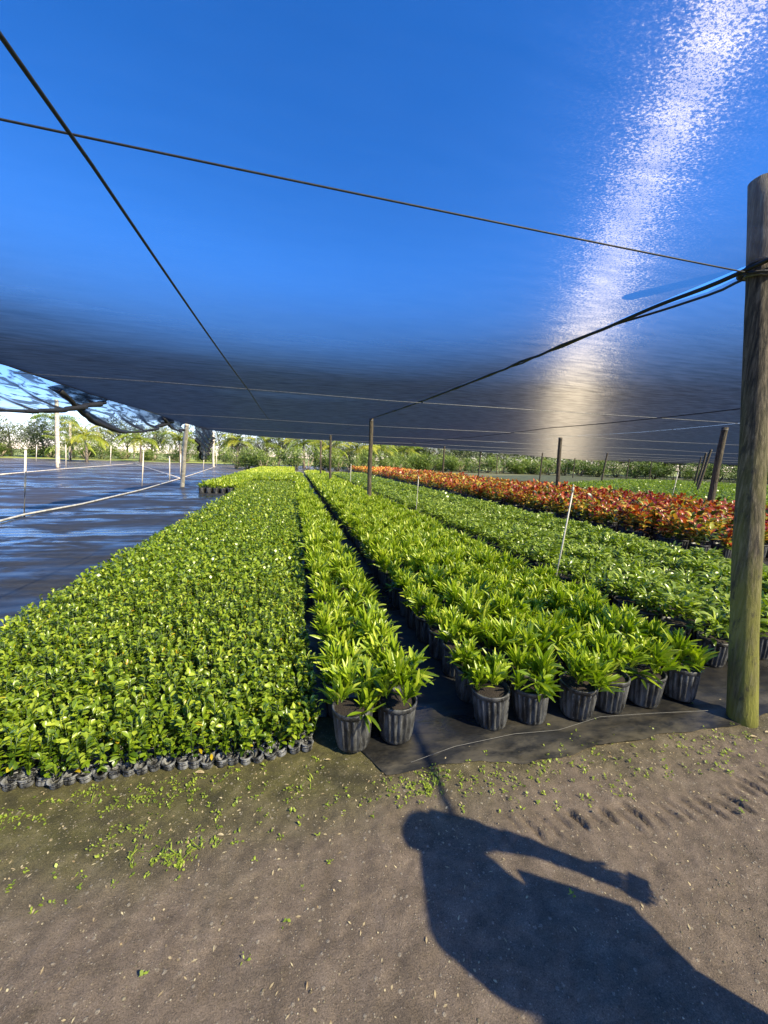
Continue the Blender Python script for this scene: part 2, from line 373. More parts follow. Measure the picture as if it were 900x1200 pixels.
V, F = grid(np.linspace(15, 170, 60), np.linspace(35, 79, 20), lambda x, y: .05 + .1 * fbm(x * .4, y * .4, 3, 2))
tag(obj('grass_field', quads_mesh('grass_field', V, F, None, M['rough_grass'], True)), kind='structure')
# ------------------------------------------------------------------ shade cloth
HC = 3.05
def yend(X): return np.interp(X, [-6, -2.5, 5.5, 17, 60, 160], [19.5, 27.4, 30.2, 38, 68, 125])
WIRES = [2.2, 8.1, 14.3, 20.6, 27, 33.5, 40, 46.5]
def seam_x(y): return np.interp(y, [-9, 2.2, 12.7, 30], [3.3, 3.0, 2.47, 2.04])
def panel(x0, x1, y0, label, open_edge=None, nx=60):
    u = np.linspace(0, 1, nx); v = np.concatenate([np.linspace(0, .2, 40)[:-1], np.linspace(.2, 1, 170)])
    U, W = np.meshgrid(u, v); X = x0 + (x1 - x0) * U; YE = yend(X); Y = y0 + (YE - y0) * W ** 1.6
    X = X + (seam_x(Y) - 2.95) * ((U if x1 == 2.95 else (1 - U)) if 2.95 in (x0, x1) else 0)
    if open_edge:
        g = .17 * np.clip(1 - np.abs(Y - 2.5) / .75, 0, 1) ** 1.3
        X = X + (1 - U) ** 6 * g
    sag = .05 * np.abs(np.sin(np.pi * (Y - 2.2) / 6.3)) ** 1.0
    across = .05 * np.sin(np.pi * np.clip((X - x0) / max(x1 - x0, 1), 0, 1)) ** .8
    Z = HC - sag - across + .03 * fbm(X * .35, Y * .7, 2, 51) + .003 * fbm(X * .8 + Y * .6, Y * 5, 2, 61)
    i = np.arange(X.size).reshape(X.shape); F = np.stack([i[:-1, :-1], i[:-1, 1:], i[1:, 1:], i[1:, :-1]], -1).reshape(-1, 4)
    o = obj('shade_cloth_panel', quads_mesh('shade_cloth_panel', np.stack([X.ravel(), Y.ravel(), Z.ravel()], 1), F, None, M['cloth'], True))
    return tag(o, label, 'shade cloth', 'shade cloth panels of the roof')
panel(-4.8, 2.95, -25, 'black shade cloth roof panel over the seedling bed, left of the big front post')
panel(2.95, 12.4, -25, 'black shade cloth roof panel from the big front post out over the orange plants', True)
panel(12.42, 25.1, -25, 'distant shade cloth roof panel beyond the red and orange plants')
panel(25.12, 100, -25, 'farthest low shade cloth roof panel near the tree line on the right', nx=80)

def cable(pts, r, name, label, mat, n=6, sub=14, sagz=.0, group='cables and ropes under the shade roof', cat='cable', doubled=0):
    g = G(); pts = [np.array(p, float) for p in pts]; P = []
    for a, b in zip(pts[:-1], pts[1:]):
        for k in range(sub): t = k / sub; p = a + (b - a) * t; p[2] -= sagz * 4 * t * (1 - t); P.append(p)
    P.append(pts[-1]); g.tube(P, r, n)
    o = obj(name, g.mesh(name, mat, True)); return tag(o, label, cat, group)
cable([(-4.7, 2.03, HC - .03), (3.08, 2.18, HC - .06)], .0048, 'thin_wire', 'thin dark cross wire meeting the big front post, nearest of the cross wires', M['rope'], sagz=.02)
cable([(-.95, -8, 2.95), (-.9, 2.2, 2.94), (-.86, 8, 2.91), (-.84, 14, 2.91)], .0095, 'roof_rope', 'thick black rope running along the roof above the seedling bed', M['rope'], sagz=.03)
def seam():
    t = thing('seam_rope', 'doubled black seam rope running back from the big front post to the second post', 'rope', (0, 0, 0), 0, 'cables and ropes under the shade roof')
    for k, s in enumerate((-1, 1)):
        g = G(); P = []
        for y in np.concatenate([np.linspace(-9, 2, 12), np.linspace(2.05, 3.4, 14), np.linspace(3.6, 12.7, 26)]):
            sp = .012 + (.085 if s > 0 else .0) * max(0, 1 - abs(y - 2.5) / .75) ** 1.3 * 2
            x = np.interp(y, [-9, 2.2, 12.7], [3.3, 2.95, 2.47])
            P.append((float(seam_x(y)) + s * sp + .006 * math.sin(y * 9 + k * 3), y, HC - .035 - .06 * math.sin(math.pi * min(max((y - 2.2) / 10.5, 0), 1)) + .008 * math.sin(y * 7 + k * 3)))
        g.tube(P, .015 if s < 0 else .010, 6); obj('strand', g.mesh('strand', M['rope'], True), t)
    g = G(); P = [(3.09 + .095 * math.cos(a), 2.19 + .10 * math.sin(a), HC - .02 + .03 * math.sin(2 * a)) for a in np.linspace(0, 2 * np.pi, 20)]
    g.tube(P, .014, 6); P = [(3.09 + .10 * math.cos(a), 2.19 + .105 * math.sin(a), HC - .06 + .02 * math.sin(a)) for a in np.linspace(0, 2 * np.pi, 20)]
    g.tube(P, .01, 6); obj('lashing', g.mesh('lashing', M['rope'], True), t)
seam()
orr = ['second', 'third', 'fourth', 'fifth', 'sixth']
for k, y in enumerate(WIRES[1:]):
    pts = []
    for x in np.linspace(-4.7, 60, 30):
        if y < float(yend(x)) - .2: pts.append((x, y + .05 * math.sin(x), HC - .125 - .02 * math.sin(x * .5)))
    if len(pts) > 3:
        cable(pts, .0045 + .0006 * y * .35, 'cross_wire', '%s thin grey cross wire under the roof, behind the big front post' % (orr + ['last but one', 'farthest'])[min(k, 6)], M['wire'], sub=3)
cable([(8.9, -6, 2.93), (8.8, 6.2, 2.93), (8.4, 11.6, 2.93), (8.2, 20, 2.93), (8.1, 30, 2.93)], .012, 'roof_rope', 'thin black rope under the roof that passes behind the big front post at mid height', M['rope'], sagz=.03)
cable([(-4.8, -8, 3.06), (-4.8, 8, 3.07), (-4.8, 13.5, 3.06), (-4.85, 19.5, 3.07)], .022, 'edge_rope', 'rope along the open left edge of the roof carrying the draped cloth', M['wire'], sagz=.03)

# draped loose cloth on the open side
def curtain(y, zt, zb, x0, seed, label, bulge=.25, folds=7):
    n = len(y); yy = np.linspace(y[0], y[-1], 120); top = np.interp(yy, y, zt); bot = np.interp(yy, y, zb)
    bot = np.convolve(np.pad(bot, 4, 'edge'), np.ones(9) / 9, 'valid')
    v = np.linspace(0, 1, 26); U, W = np.meshgrid(yy, v); T = np.broadcast_to(top, U.shape); Bm = np.broadcast_to(bot, U.shape)
    Z = T + (Bm - T) * W + .05 * fbm(U * .8, W * 3, 3, seed)
    q = U * .55 + (Z * 2.6)
    X = x0 - bulge * np.sin(np.pi * np.clip(W, 0, 1) * .85) + .16 * fbm(q * 1.4, U * .25, 3, seed + 4) * W ** .4 + .07 * np.sin(q * folds) * W ** .5
    g = G(); i = np.arange(X.size).reshape(X.shape); F = np.stack([i[:-1, :-1], i[:-1, 1:], i[1:, 1:], i[1:, :-1]], -1).reshape(-1, 4)
    t = thing('draped_cloth', label, 'shade cloth', (x0, float(y[0]), 0), 0, 'loose cloth drooping from the open side')
    V = np.stack([X.ravel() - x0, U.ravel() - float(y[0]), Z.ravel()], 1)
    obj('loose_cloth', quads_mesh('loose_cloth', V, F, None, M['loose'], True), t)
    P = np.stack([X[-1] - x0 + .03, U[-1] - float(y[0]), Z[-1]], 1)[::3]
    g.tube(P, .045 + .018 * np.sin(np.linspace(0, 9, len(P))), 8, jit=.25); obj('rolled_hem', g.mesh('rolled_hem', M['rope'], True), t)
curtain([3, 5.5, 7.9, 8.8, 9.95, 10.9, 12.2], [3.06] * 7, [2.2, 2.2, 2.27, 2.36, 2.5, 2.72, 2.98], -4.82, 71, 'nearest drooping swag of torn black cloth with blue sky showing through')
curtain([9.9, 10.7, 11.5, 13.0, 14.3, 15.7, 17.0, 18.2], [3.04] * 8, [2.95, 2.6, 2.38, 2.2, 2.3, 2.48, 2.8, 3.0], -4.86, 81, 'second drooping swag of black cloth, beside the leaning post', .3, 5)
curtain([16.6, 17.6, 18.6, 19.6], [3.05] * 4, [2.98, 2.7, 2.6, 2.75], -4.84, 91, 'small swag of black cloth gathered at the leaning post', .2, 6)
curtain([20.0, 20.7, 21.5, 22.6, 24.0], [3.0, 3.02, 3.05, 3.05, 3.05], [2.4, 1.7, 1.36, 1.7, 2.7], -4.5, 101, 'ragged tongue of dark cloth hanging down beyond the leaning post', .1, 8)

# ------------------------------------------------------------------ posts
def post(bx, by, tx, ty, tz, r, label, mat='post_far', group='wooden posts holding up the shade roof', zmax=None, bolt=False):
    g = G(); n = 26; z = np.linspace(-.1, tz, n); k = z / tz
    P = np.stack([(tx - bx) * k + .012 * np.sin(z * 2.1 + bx), (ty - by) * k, z], 1)
    rr = r * (1.06 - .1 * k + .03 * np.sin(z * 5 + by)); g.tube(P, rr, 22, jit=.02)
    t = thing('wooden_post', label, 'post', (bx, by, 0), 0, group)
    obj('shaft', g.mesh('shaft', M[mat], True), t)
    b = G(); lx, ly = (tx - bx), (ty - by); zt = min(tz, HC) - .07
    b.tube([(lx * zt / tz + (r + .006) * math.cos(a), ly * zt / tz + (r + .006) * math.sin(a), zt + .02 * math.sin(a)) for a in np.linspace(0, 2 * np.pi, 16)], .009, 5)
    obj('wire_tie', b.mesh('wire_tie', M['wire'], True), t)
    return t
post(2.955, 1.78, 3.13, 2.27, 3.63, .075, 'thick mossy round post at the right, closest to the viewer', 'post')
posts = [(2.48, 12.75, 2.46, 12.75, 'slim post rising out of the strap leaf bed, second back along the seam'),
 (2.06, 22.73, 2.02, 22.73, 'third post back along the roof seam among the green beds'),
 (2.04, 31, 2.01, 31, 'fourth and smallest post along the roof seam near the hedge'),
 (12.47, 16.33, 12.39, 16.33, 'dark post standing inside the orange bed, thickest of those in the bed'),
 (12.9, 9.56, 13.10, 9.56, 'brown leaning post just left of the big front post, behind the orange bed'),
 (24.6, 19.12, 25.37, 19.12, 'second dark post in the tight line left of the big front post'),
 (29.2, 22.76, 29.77, 22.76, 'third dark post in the tight line left of the big front post'),
 (37.9, 29.73, 38.33, 29.73, 'farthest dark post in the tight line left of the big front post'),
 (27.0, 29.50, 27.33, 29.50, 'dark post behind the orange bed, right of the thickest one'),
 (43.6, 43.38, 43.82, 43.38, 'thin far post two places right of the thickest post in the orange bed'),
 (25.0, 35.67, 25.10, 35.67, 'thin far post just left of the thickest post in the orange bed'),
 (11.97, 30.15, 12.03, 30.15, 'slim post at the far left end of the orange bed'),
 (40.3, 49.56, 40.36, 49.56, 'thin far post just right of the thickest post in the orange bed'),
 (56.4, 51.60, 56.51, 51.60, 'thin far post before the grey trees, rightmost before the tight line'),
 (32.2, 57.38, 32.11, 57.38, 'thin far post against pale foliage, third left of the thickest one'),
 (19.3, 38.26, 19.27, 37.9, 'thin post behind the far left end of the orange bed')]
for k, (a, b, c, d, l) in enumerate(posts): post(a, b, c, d, HC - .02, .07 if k not in (4, 3) else .09, l, 'post_far')
def stake(name, x, y, tx, h, r, label, cat, group, mat, capped=True):
    t = thing(name, label, cat, (x, y, 0), 0, group); g = G()
    g.tube([(0, 0, -.05), ((tx - x) * .5 + .01, 0, h * .5), (tx - x, 0, h)], r, 8); obj('pipe', g.mesh('pipe', M[mat], True), t)
    g = G(); g.tube([(tx - x, 0, h - .005), (tx - x, 0, h + .05)], [r * 1.5, r * 1.5], 8); g.tube([(tx - x, 0, h + .05), (tx - x, 0, h + .085)], [r * .8, r * .5], 8)
    obj('sprinkler_head', g.mesh('sprinkler_head', M['pvc'] if capped else M['rope'], True), t)
sg = 'white sprinkler risers'
stake('sprinkler_riser', 2.93, 3.79, 3.10, 1.37, .0085, 'tall thin white riser leaning in the middle of the strap leaf bed, nearest one', 'sprinkler riser', sg, 'pvc')
stake('sprinkler_riser', 3.15, 9.74, 3.2, 1.2, .009, 'second thin white riser in the green bed, short of the orange bed', 'sprinkler riser', sg, 'pvc')
stake('sprinkler_riser', 2.75, 19.5, 2.8, 1.35, .016, 'small white riser right of the third seam post', 'sprinkler riser', sg, 'pvc')
stake('sprinkler_riser', 13.0, 11.0, 13.25, 1.6, .012, 'thin pale riser beside the leaning post behind the orange bed', 'sprinkler riser', sg, 'pvc')
ris = [(-6.49, 11.13, -6.33, 1.63, 'white riser on the front water pipe, nearest and tallest'), (-7.32, 21.14, -7.17, 1.67, 'white riser on the front pipe, short of the leaning post'),
 (-7.6, 26.5, -7.55, 1.4, 'white riser on the front pipe right beside the leaning post'), (-8.64, 32.78, -8.54, 1.6, 'white riser on the front pipe beyond the leaning post'),
 (-9.01, 42.36, -8.87, 2.0, 'white riser on the front pipe, last but one'), (-10.84, 58.97, -10.68, 2.04, 'last and smallest white riser on the front pipe'),
 (-33.32, 60.42, -33.07, 2.13, 'pale far riser by the field edge, leftmost of the back row'), (-20.13, 40.59, -20.0, 2.06, 'white riser on the back pipe next to the tall white post'), (-22.08, 54.07, -21.87, 2.29, 'white riser on the back pipe, right of the tall white post')]
for x, y, tx, hh, l in ris: stake('sprinkler_riser', x, y, tx, hh,   .016 + .0005 * y, l, 'sprinkler riser', sg, 'pvc')
op = [(-21.51, 42.12, -21.21, 42.12, 6.2, .16, 'tall whitish post standing alone on the black ground cloth'), (-37.35, 76.76, -36.94, 76.76, 6.3, .19, 'pale post at the field edge, right of the tall whitish post'),
 (-34.13, 95.0, -33.86, 95.0, 5.9, .17, 'pale distant post in the bushes under the second cloth swag'), (-37.22, 118, -36.9, 118, 7.6, .25, 'distant post in the bushes left of the leaning post'),
 (-11.12, 58.63, -11.0, 58.63, 4.85, .14, 'brown post beside the hanging cloth tongue'), (-14.2, 96, -14.0, 96, 6.0, .16, 'slim distant post behind the back seedling bed')]
for a, b, c, d, e_, r_, l in op: post(a, b, c, d, e_, r_, l, 'paint_post', 'posts standing out on the open field')
post(-5.55, 21.3, -4.9, 20.0, 3.12, .10, 'pale leaning post holding the open left corner of the roof', 'paint_post')
post(-6.35, 9.9, -6.42, 9.9, 1.25, .06, 'short dark stub post at the left end of the front water pipe', 'post_far', 'posts standing out on the open field')
cable([(-6.2, 9.0, .05), (-6.45, 11.1, .05), (-6.3, 13.4, .04), (-6.5, 18.7, .04), (-7.2, 26.5, .05), (-8.4, 38, .05), (-10.8, 59, .06)], .028, 'water_pipe', 'long white water pipe lying on the black ground cloth, front one', M['pvc'], sub=6, group='white water pipes', cat='pipe')
cable([(-17.4, 28.1, .05), (-19.3, 38.9, .05), (-20.3, 46, .05), (-22.3, 62, .06)], .04, 'water_pipe', 'long white water pipe farther out across the open field', M['pvc'], sub=6, group='white water pipes', cat='pipe')
cable([(-22.3, 62, .1), (-7.2, 27.1, .12)], .03, 'water_pipe', 'short white pipe joining the two long ones on the field', M['pvc'], sub=6, group='white water pipes', cat='pipe')

# ------------------------------------------------------------------ pots
def pot_geo(rt, rb, h, nr=40, rib=.0055, lod=0):
    g = G(); n = nr * 3 if not lod else 12
    th = np.arange(n) / n * 2 * np.pi; ribm = (np.clip(1.6 * np.cos(th * (nr / 2)), -1, 1) * rib) if not lod else 0
    prof = [(rb * .92, 0, 0), (rb, .004, 0), (rb, .02, .3), (rb + (rt - rb) * .12, .03, 1), (rb + (rt - rb) * .5, h * .5, 1), (rt - .004, h * .86, 1), (rt - .004, h * .875, 0), (rt + .003, h * .88, 0), (rt + .005, h * .985, 0), (rt + .003, h, 0), (rt - .006, h, 0), (rt - .01, h * .86, 0)]
    if lod: prof = [(rb, 0, 0), (rt, h * .9, 0), (rt + .004, h, 0), (rt - .01, h * .9, 0)]
    rings = [np.stack([(r + rk * ribm) * np.cos(th), (r + rk * ribm) * np.sin(th), th * 0 + z], 1) for r, z, rk in prof]
    V = np.concatenate(rings); i = np.arange(len(V)).reshape(len(prof), n); j = np.roll(i, -1, 1)
    g.add(V, np.stack([i[:-1], j[:-1], j[1:], i[1:]], -1).reshape(-1, 4)); return g
def disc(g, r, z, n=12, rough=.008):
    c = len(g.V); th = np.arange(n) / n * 2 * np.pi
    R1 = np.stack([r * np.cos(th), r * np.sin(th), th * 0 + z], 1); R2 = np.stack([r * .5 * np.cos(th), r * .5 * np.sin(th), z + rough * rng.uniform(0, 2, n)], 1); R3 = np.repeat([[0, 0, z + rough]], n, 0)
    V = np.concatenate([R1, R2, R3]); i = np.arange(3 * n).reshape(3, n); j = np.roll(i, -1, 1)
    g.add(V, np.stack([i[:-1], j[:-1], j[1:], i[1:]], -1).reshape(-1, 4))

def strap_geo(nl=60, lod=0, seed=0):
    r = np.random.default_rng(seed); g = G()
    cr = [(.118 * math.sqrt(r.random()), r.uniform(0, 6.28), r.uniform(.225, .39)) for _ in range(14)]
    for k in range(nl):
        cd, ca_, cz = cr[k % 14]; b = [cd * math.cos(ca_) + r.normal(0, .008), cd * math.sin(ca_) + r.normal(0, .008), cz - r.uniform(0, .04)]
        az = math.atan2(b[1], b[0]) + r.normal(0, 1.5); el = R(np.clip(r.normal(74, 15) - cd * 75, 18, 92)) if k % 7 else R(r.uniform(5, 40)); L = r.uniform(.085, .17); W = r.uniform(.016, .025)
        if lod: L *= 1.05; W *= 1.45 if lod == 1 else 2.0
        V, F = leaf(L, W, b, az, el, r.uniform(-.2, .9), 5 if not lod else (3 if lod == 1 else 2), .2, lod, .55, r.normal(0, .6))
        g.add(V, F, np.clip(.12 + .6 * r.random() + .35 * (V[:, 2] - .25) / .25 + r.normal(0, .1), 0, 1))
    return g
def broad_geo(nl=44, lod=0, seed=0):
    r = np.random.default_rng(seed + 50); g = G()
    for k in range(nl):
        rad = .13 * math.sqrt(r.random()); a0 = r.uniform(0, 6.28); hz = r.uniform(.24, .40); b = (rad * math.cos(a0), rad * math.sin(a0), hz)
        az = a0 + r.normal(0, .6); el = R(r.uniform(20, 75)); L = r.uniform(.06, .11); W = r.uniform(.022, .033)
        if lod: W *= 1.3 if lod == 1 else 1.9
        V, F = leaf(L, W, b, az, el, r.uniform(.5, 1.5), 4 if not lod else (3 if lod == 1 else 2), .16, lod, .48, r.normal(0, .4))
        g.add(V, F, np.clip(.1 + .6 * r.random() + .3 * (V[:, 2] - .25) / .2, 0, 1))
    return g
def croton_geo(nl=52, lod=0, seed=0):
    r = np.random.default_rng(seed + 90); g = G(); tone = r.uniform(-.16, .26)
    heads = [(r.uniform(-.15, .15), r.uniform(-.15, .15), r.uniform(.52, .74)) for _ in range(6)]
    for k in range(nl):
        hx, hy, hz = heads[k % 6]; up = (k // 6) / (nl / 6); a0 = k * 2.4 + r.normal(0, .3)
        b = (hx, hy, hz - .24 * (1 - up)); el = R(10 + 60 * up + r.normal(0, 12)); L = r.uniform(.13, .2); W = r.uniform(.055, .085)
        if lod == 2: W *= 1.4
        V, F = leaf(L, W, b, a0, el, r.uniform(.3, 1.1), 4 if not lod else 2, .2, lod, .6, r.normal(0, .3))
        g.add(V, F, np.clip(.02 + .46 * up + r.normal(.09, .22) + tone, 0, 1))
    if not lod:
        for hx, hy, hz in heads: g.tube([(hx * .2, hy * .2, .2), (hx, hy, hz)], .006, 5, .1)
    return g
def liner_geo(nl=18, lod=0, seed=0):
    r = np.random.default_rng(seed + 130); g = G(); H = r.uniform(.18, .24)
    stems = [(r.normal(0, .014), r.normal(0, .014)) for _ in range(3)]
    for k in range(nl):
        sx, sy = stems[k % 3]; up = (k // 3 + r.random()) / (nl / 3); a0 = k * 2.2 + r.normal(0, .5)
        b = (sx * (1 + up), sy * (1 + up), .05 + (H - .04) * up ** .6); el = R(10 + 42 * up + r.normal(0, 18)); L = r.uniform(.026, .044); W = r.uniform(.014, .022)
        if lod: L *= 1.35; W *= 1.7
        V, F = leaf(L, W, b, a0, el, r.uniform(.1, .9), 2 if lod else 3, .2, lod, .58, r.normal(0, .4))
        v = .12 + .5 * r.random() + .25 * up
        if r.random() < .05: v = r.uniform(.88, .98)
        g.add(V, F, v)
    if not lod:
        for sx, sy in stems: g.tube([(sx * .5, sy * .5, .055), (sx * 2, sy * 2, H)], .0022, 4, .2)
    return g
def variants(fn, n, lod, nl): return [fn(nl, lod, s) for s in range(n)]

# three gallon pots and plants: a prototype per kind, then copies
potg = pot_geo(.116, .094, .235); pot_me = potg.mesh('pot', M['pot'], True)
sg_ = G(); disc(sg_, .109, .212, 14); soil_me = sg_.mesh('soil', M['soil'])
potfar = pot_geo(.122, .1, .235, lod=1)
def proto(name, label, cat, group, pot, fol, loc, soil=None):
    t = thing(name, label, cat, loc, 0, group)
    p = obj('pot', pot, t)
    if soil: obj('soil', soil, p)
    obj('foliage', fol, t); return t
def copy_tree(o, parent=None):
    c = o.copy(); C.objects.link(c); c.parent = parent
    for ch in list(o.children): copy_tree(ch, c)
    return c
def ordn(n):
    w = ['front', 'second', 'third', 'fourth', 'fifth', 'sixth', 'seventh', 'eighth', 'ninth', 'tenth', 'eleventh', 'twelfth', 'thirteenth', 'fourteenth', 'fifteenth', 'sixteenth', 'seventeenth', 'eighteenth', 'nineteenth', 'twentieth']
    tens = {2: 'twenty', 3: 'thirty', 4: 'forty', 5: 'fifty', 6: 'sixty'}
    return w[n] if n < 20 else (tens[(n + 1) // 10] + '-' + ['', 'first', 'second', 'third', 'fourth', 'fifth', 'sixth', 'seventh', 'eighth', 'ninth'][(n + 1) % 10]).rstrip('-')
def bed(spots, name, cat, group, fols, pot, soil, mass_name, mass_label, mass_group, lodv1, lodv2, mat, potfar_geo, limit=300, dlod=9, scale=(.9, 1.12)):
    """spots: (x, y, label) sorted by distance; nearest ones individually, the rest one mass"""
    spots = sorted(spots, key=lambda s: s[0] ** 2 + s[1] ** 2); protos = []
    for k, (x, y, lab) in enumerate(spots[:limit]):
        if k < len(fols):
            t = proto(name, lab, cat, group, pot, fols[k], (x, y, 0), soil); protos.append(t)
        else:
            t = copy_tree(protos[int(rng.integers(len(fols)))]); t['label'] = lab; t['group'] = group
        s = rng.uniform(*scale)
        t.location = (x + rng.normal(0, .012), y + rng.normal(0, .012), .006); t.rotation_euler = (rng.normal(0, .03), rng.normal(0, .03), rng.uniform(0, 6.28)); t.scale = (1, 1, 1)
        for ch in t.children:
            if ch.name.startswith('foliage'): ch.scale = (s, s, s * rng.uniform(.94, 1.06))
    rest = spots[limit:]
    if rest:
        A, B = [s for s in rest if math.hypot(s[0], s[1]) < dlod], [s for s in rest if math.hypot(s[0], s[1]) >= dlod]
        g = G()
        for S, lv in ((A, lodv1), (B, lodv2)):
            if S:
                T = [(x + rng.normal(0, .012), y + rng.normal(0, .012), .006, rng.uniform(0, 6.28), rng.uniform(*scale), rng.integers(len(lv)), rng.normal(0, .04)) for x, y, _ in S]
                g.add(*scatter([v.arr() for v in lv], T))
        o = obj(mass_name, g.mesh(mass_name, mat)); tag(o, mass_label, cat, mass_group, 'stuff')
        if potfar_geo:
            T = [(x, y, .005, rng.uniform(0, 6), 1, 0, 0) for x, y, _ in rest]
            V, F, A_ = scatter([potfar_geo.arr()], T); obj('pots', quads_mesh('pots', V, F, A_, M['pot']), o)['kind'] = 'stuff'

# --- strap leaved plants
spots = []
side = ['left', 'right']
for r_ in range(108):
    for c_ in range(2):
        x = .32 + .29 * c_ - .0025 * r_ * .6; y = 2.04 + .29 * r_ + .02 * math.sin(r_ + c_)
        spots.append((x, y, 'ribbed pot of strap leaves, %s row, %s plant of the two-wide strip' % (ordn(r_), side[c_]) if r_ < 62 else ''))
place = ['leftmost', 'second', 'third', 'fourth', 'fifth', 'rightmost']
for r_ in range(128):
    for c_ in range(6):
        x = 1.226 + .303 * c_ - .003 * r_ * .4; y = 2.06 + .29 * r_
        lab = 'ribbed pot of strap leaves, %s row, %s from left in the wide bed' % (ordn(r_), ['first', 'second', 'third', 'fourth', 'fifth', 'sixth'][c_]) if r_ < 60 else ''
        spots.append((x, y, lab))
spots2 = []
for r_ in range(118):                    # back bed on the left
    for c_ in range(14):
        x = -3.9 + .29 * c_; y = 17.9 + .29 * r_
        if x > -2.4 and y < 23.4: continue
        if x > .1: continue
        spots2.append((x, y, ''))
fols = [v.mesh('foliage', M['strap']) for v in variants(strap_geo, 8, 0, 215)]
bed(spots, 'potted_strap_plant', 'potted plant', 'strap leaved plants in black pots', fols, pot_me, soil_me, 'strap_plant_rows', 'massed strap leaved green plants filling the back of the beds', 'strap leaved plants in black pots', variants(strap_geo, 6, 1, 130), variants(strap_geo, 6, 2, 56), M['strap'], potfar)
bed(spots2, 'x', 'potted plant', 'strap leaved plants in black pots', [], pot_me, soil_me, 'back_plant_bed', 'massed green plants in pots behind the seedling bed on the left', 'strap leaved plants in black pots', variants(strap_geo, 5, 1, 40), variants(strap_geo, 5, 2, 40), M['strap'], potfar, limit=0)

# --- broad leaved plants
spots = []
cols = [3.50, 3.80, 4.10, 4.40, 4.72, 5.28, 5.56, 5.84, 6.10]
for r_ in range(120):
    for c_, x in enumerate(cols):
        y = 2.45 + .29 * r_
        spots.append((x + .02 * math.sin(r_), y, 'glossy broadleaf in black pot, %s row back, %s from left beyond the wide bed' % (ordn(r_), ['first', 'second', 'third', 'fourth', 'fifth', 'sixth', 'seventh', 'eighth', 'ninth'][c_]) if r_ < 60 else ''))
fols = [v.mesh('foliage', M['broad']) for v in variants(broad_geo, 8, 0, 130)]
bed(spots, 'potted_broadleaf_plant', 'potted plant', 'broad leaved plants in black pots', fols, pot_me, soil_me, 'broadleaf_plant_rows', 'massed glossy green plants running back beside the orange bed', 'broad leaved plants in black pots', variants(broad_geo, 6, 1, 85), variants(broad_geo, 6, 2, 44), M['broad'], potfar)

# --- crotons
spots = []
for r_ in range(118):
    for c_ in range(14):
        x = 7.45 + .44 * c_ + rng.normal(0, .06); y = 5.5 + .44 * r_ + rng.normal(0, .06)
        if c_ == 11 and r_ == 25: continue
        if y > float(yend(x)) + 20: continue
        spots.append((x, y, 'red and orange potted bush, %s row back, %s from left of the orange bed' % (ordn(r_), ordn(c_).replace('front', 'first')) if r_ < 62 else ''))
fols = [v.mesh('foliage', M['croton']) for v in variants(croton_geo, 8, 0, 60)]
cp = pot_geo(.15, .125, .28); cps = G(); disc(cps, .14, .25, 14)
bed(spots, 'croton_bush', 'potted shrub', 'red and orange crotons in black pots', fols, cp.mesh('pot', M['pot'], True), cps.mesh('soil', M['soil']), 'croton_rows', 'massed red and orange shrubs running back to the hedge', 'red and orange crotons in black pots', variants(croton_geo, 8, 1, 54), variants(croton_geo, 8, 2, 36), M['croton'], pot_geo(.15, .125, .28, lod=1), dlod=14)
# --- far green bed
T = []
LV = variants(broad_geo, 5, 2, 22)
for x in np.arange(15.5, 44, .55):
    for y in np.arange(9.5 + (x - 15) * .35, min(36, 11 + x * .7), .55):
        T.append((x + rng.normal(0, .05), y + rng.normal(0, .05), .0, rng.uniform(0, 6.28), 1.35, rng.integers(5), rng.normal(.0, .05)))
V, F, A_ = scatter([v.arr() for v in LV], T)
tag(obj('distant_plant_bed', quads_mesh('distant_plant_bed', V, F, A_ - .12, M['strap'])), 'distant flat bed of light green plants behind the orange bed', 'plants', kind='stuff')

# --- seedling liners
cup = pot_geo(.032, .029, .045, nr=20, rib=.0006); cup_me = cup.mesh('cup', M['cup'], True)
fols = [v.mesh('foliage', M['liner'], True) for v in variants(liner_geo, 12, 0, 40)]
spots = []; SP = .0655; rows = int((23.2 - 2.06) / SP)
for r_ in range(rows):
    for c_ in range(38):
        x = -2.35 + SP * c_ + (.02 * math.sin(r_ * .2)); y = 2.055 + SP * r_ + .02 * math.sin(c_ * .35) + (.035 if x < -1.2 and r_ == 0 else 0)
        spots.append((x, y, c_, r_))
spots.sort(key=lambda s: s[1])
near = [s for s in spots if s[0] > -1.62][:0]
# the 300 that show largest: the front rows inside the frame
cand = sorted([s for s in spots if s[0] > -1.75], key=lambda s: s[1] + .12 * abs(s[0]))[:300]
cs = set((s[2], s[3]) for s in cand); protos = []
for k, (x, y, c_, r_) in enumerate(cand):
    lab = 'leafy seedling in grey cup, %s from right in %s row of low bed' % (ordn(37 - c_).replace('front', 'first'), ordn(r_))
    if k < 12:
        t = thing('seedling', lab, 'seedling', (x, y, 0), 0, 'seedlings in small cups'); obj('cup', cup_me, t); obj('foliage', fols[k], t); protos.append(t)
    else:
        t = copy_tree(protos[int(rng.integers(12))]); t['label'] = lab
    t.location = (x + rng.normal(0, .004), y + rng.normal(0, .004), float(max(dirt_h(np.array([x]), np.array([y]))[0], tarp_h(np.array([x]), np.array([y]))[0])) if y > 2.25 else float(dirt_h(np.array([x]), np.array([y]))[0]) + .002)
    t.rotation_euler = (rng.normal(0, .09), rng.normal(0, .09), rng.uniform(0, 6.28)); s = rng.uniform(.85, 1.15)
    for ch in t.children:
        if ch.name.startswith('foliage'): ch.scale = (s * 1.05, s * 1.05, s)
rest = [s for s in spots if (s[2], s[3]) not in cs]; g = G()
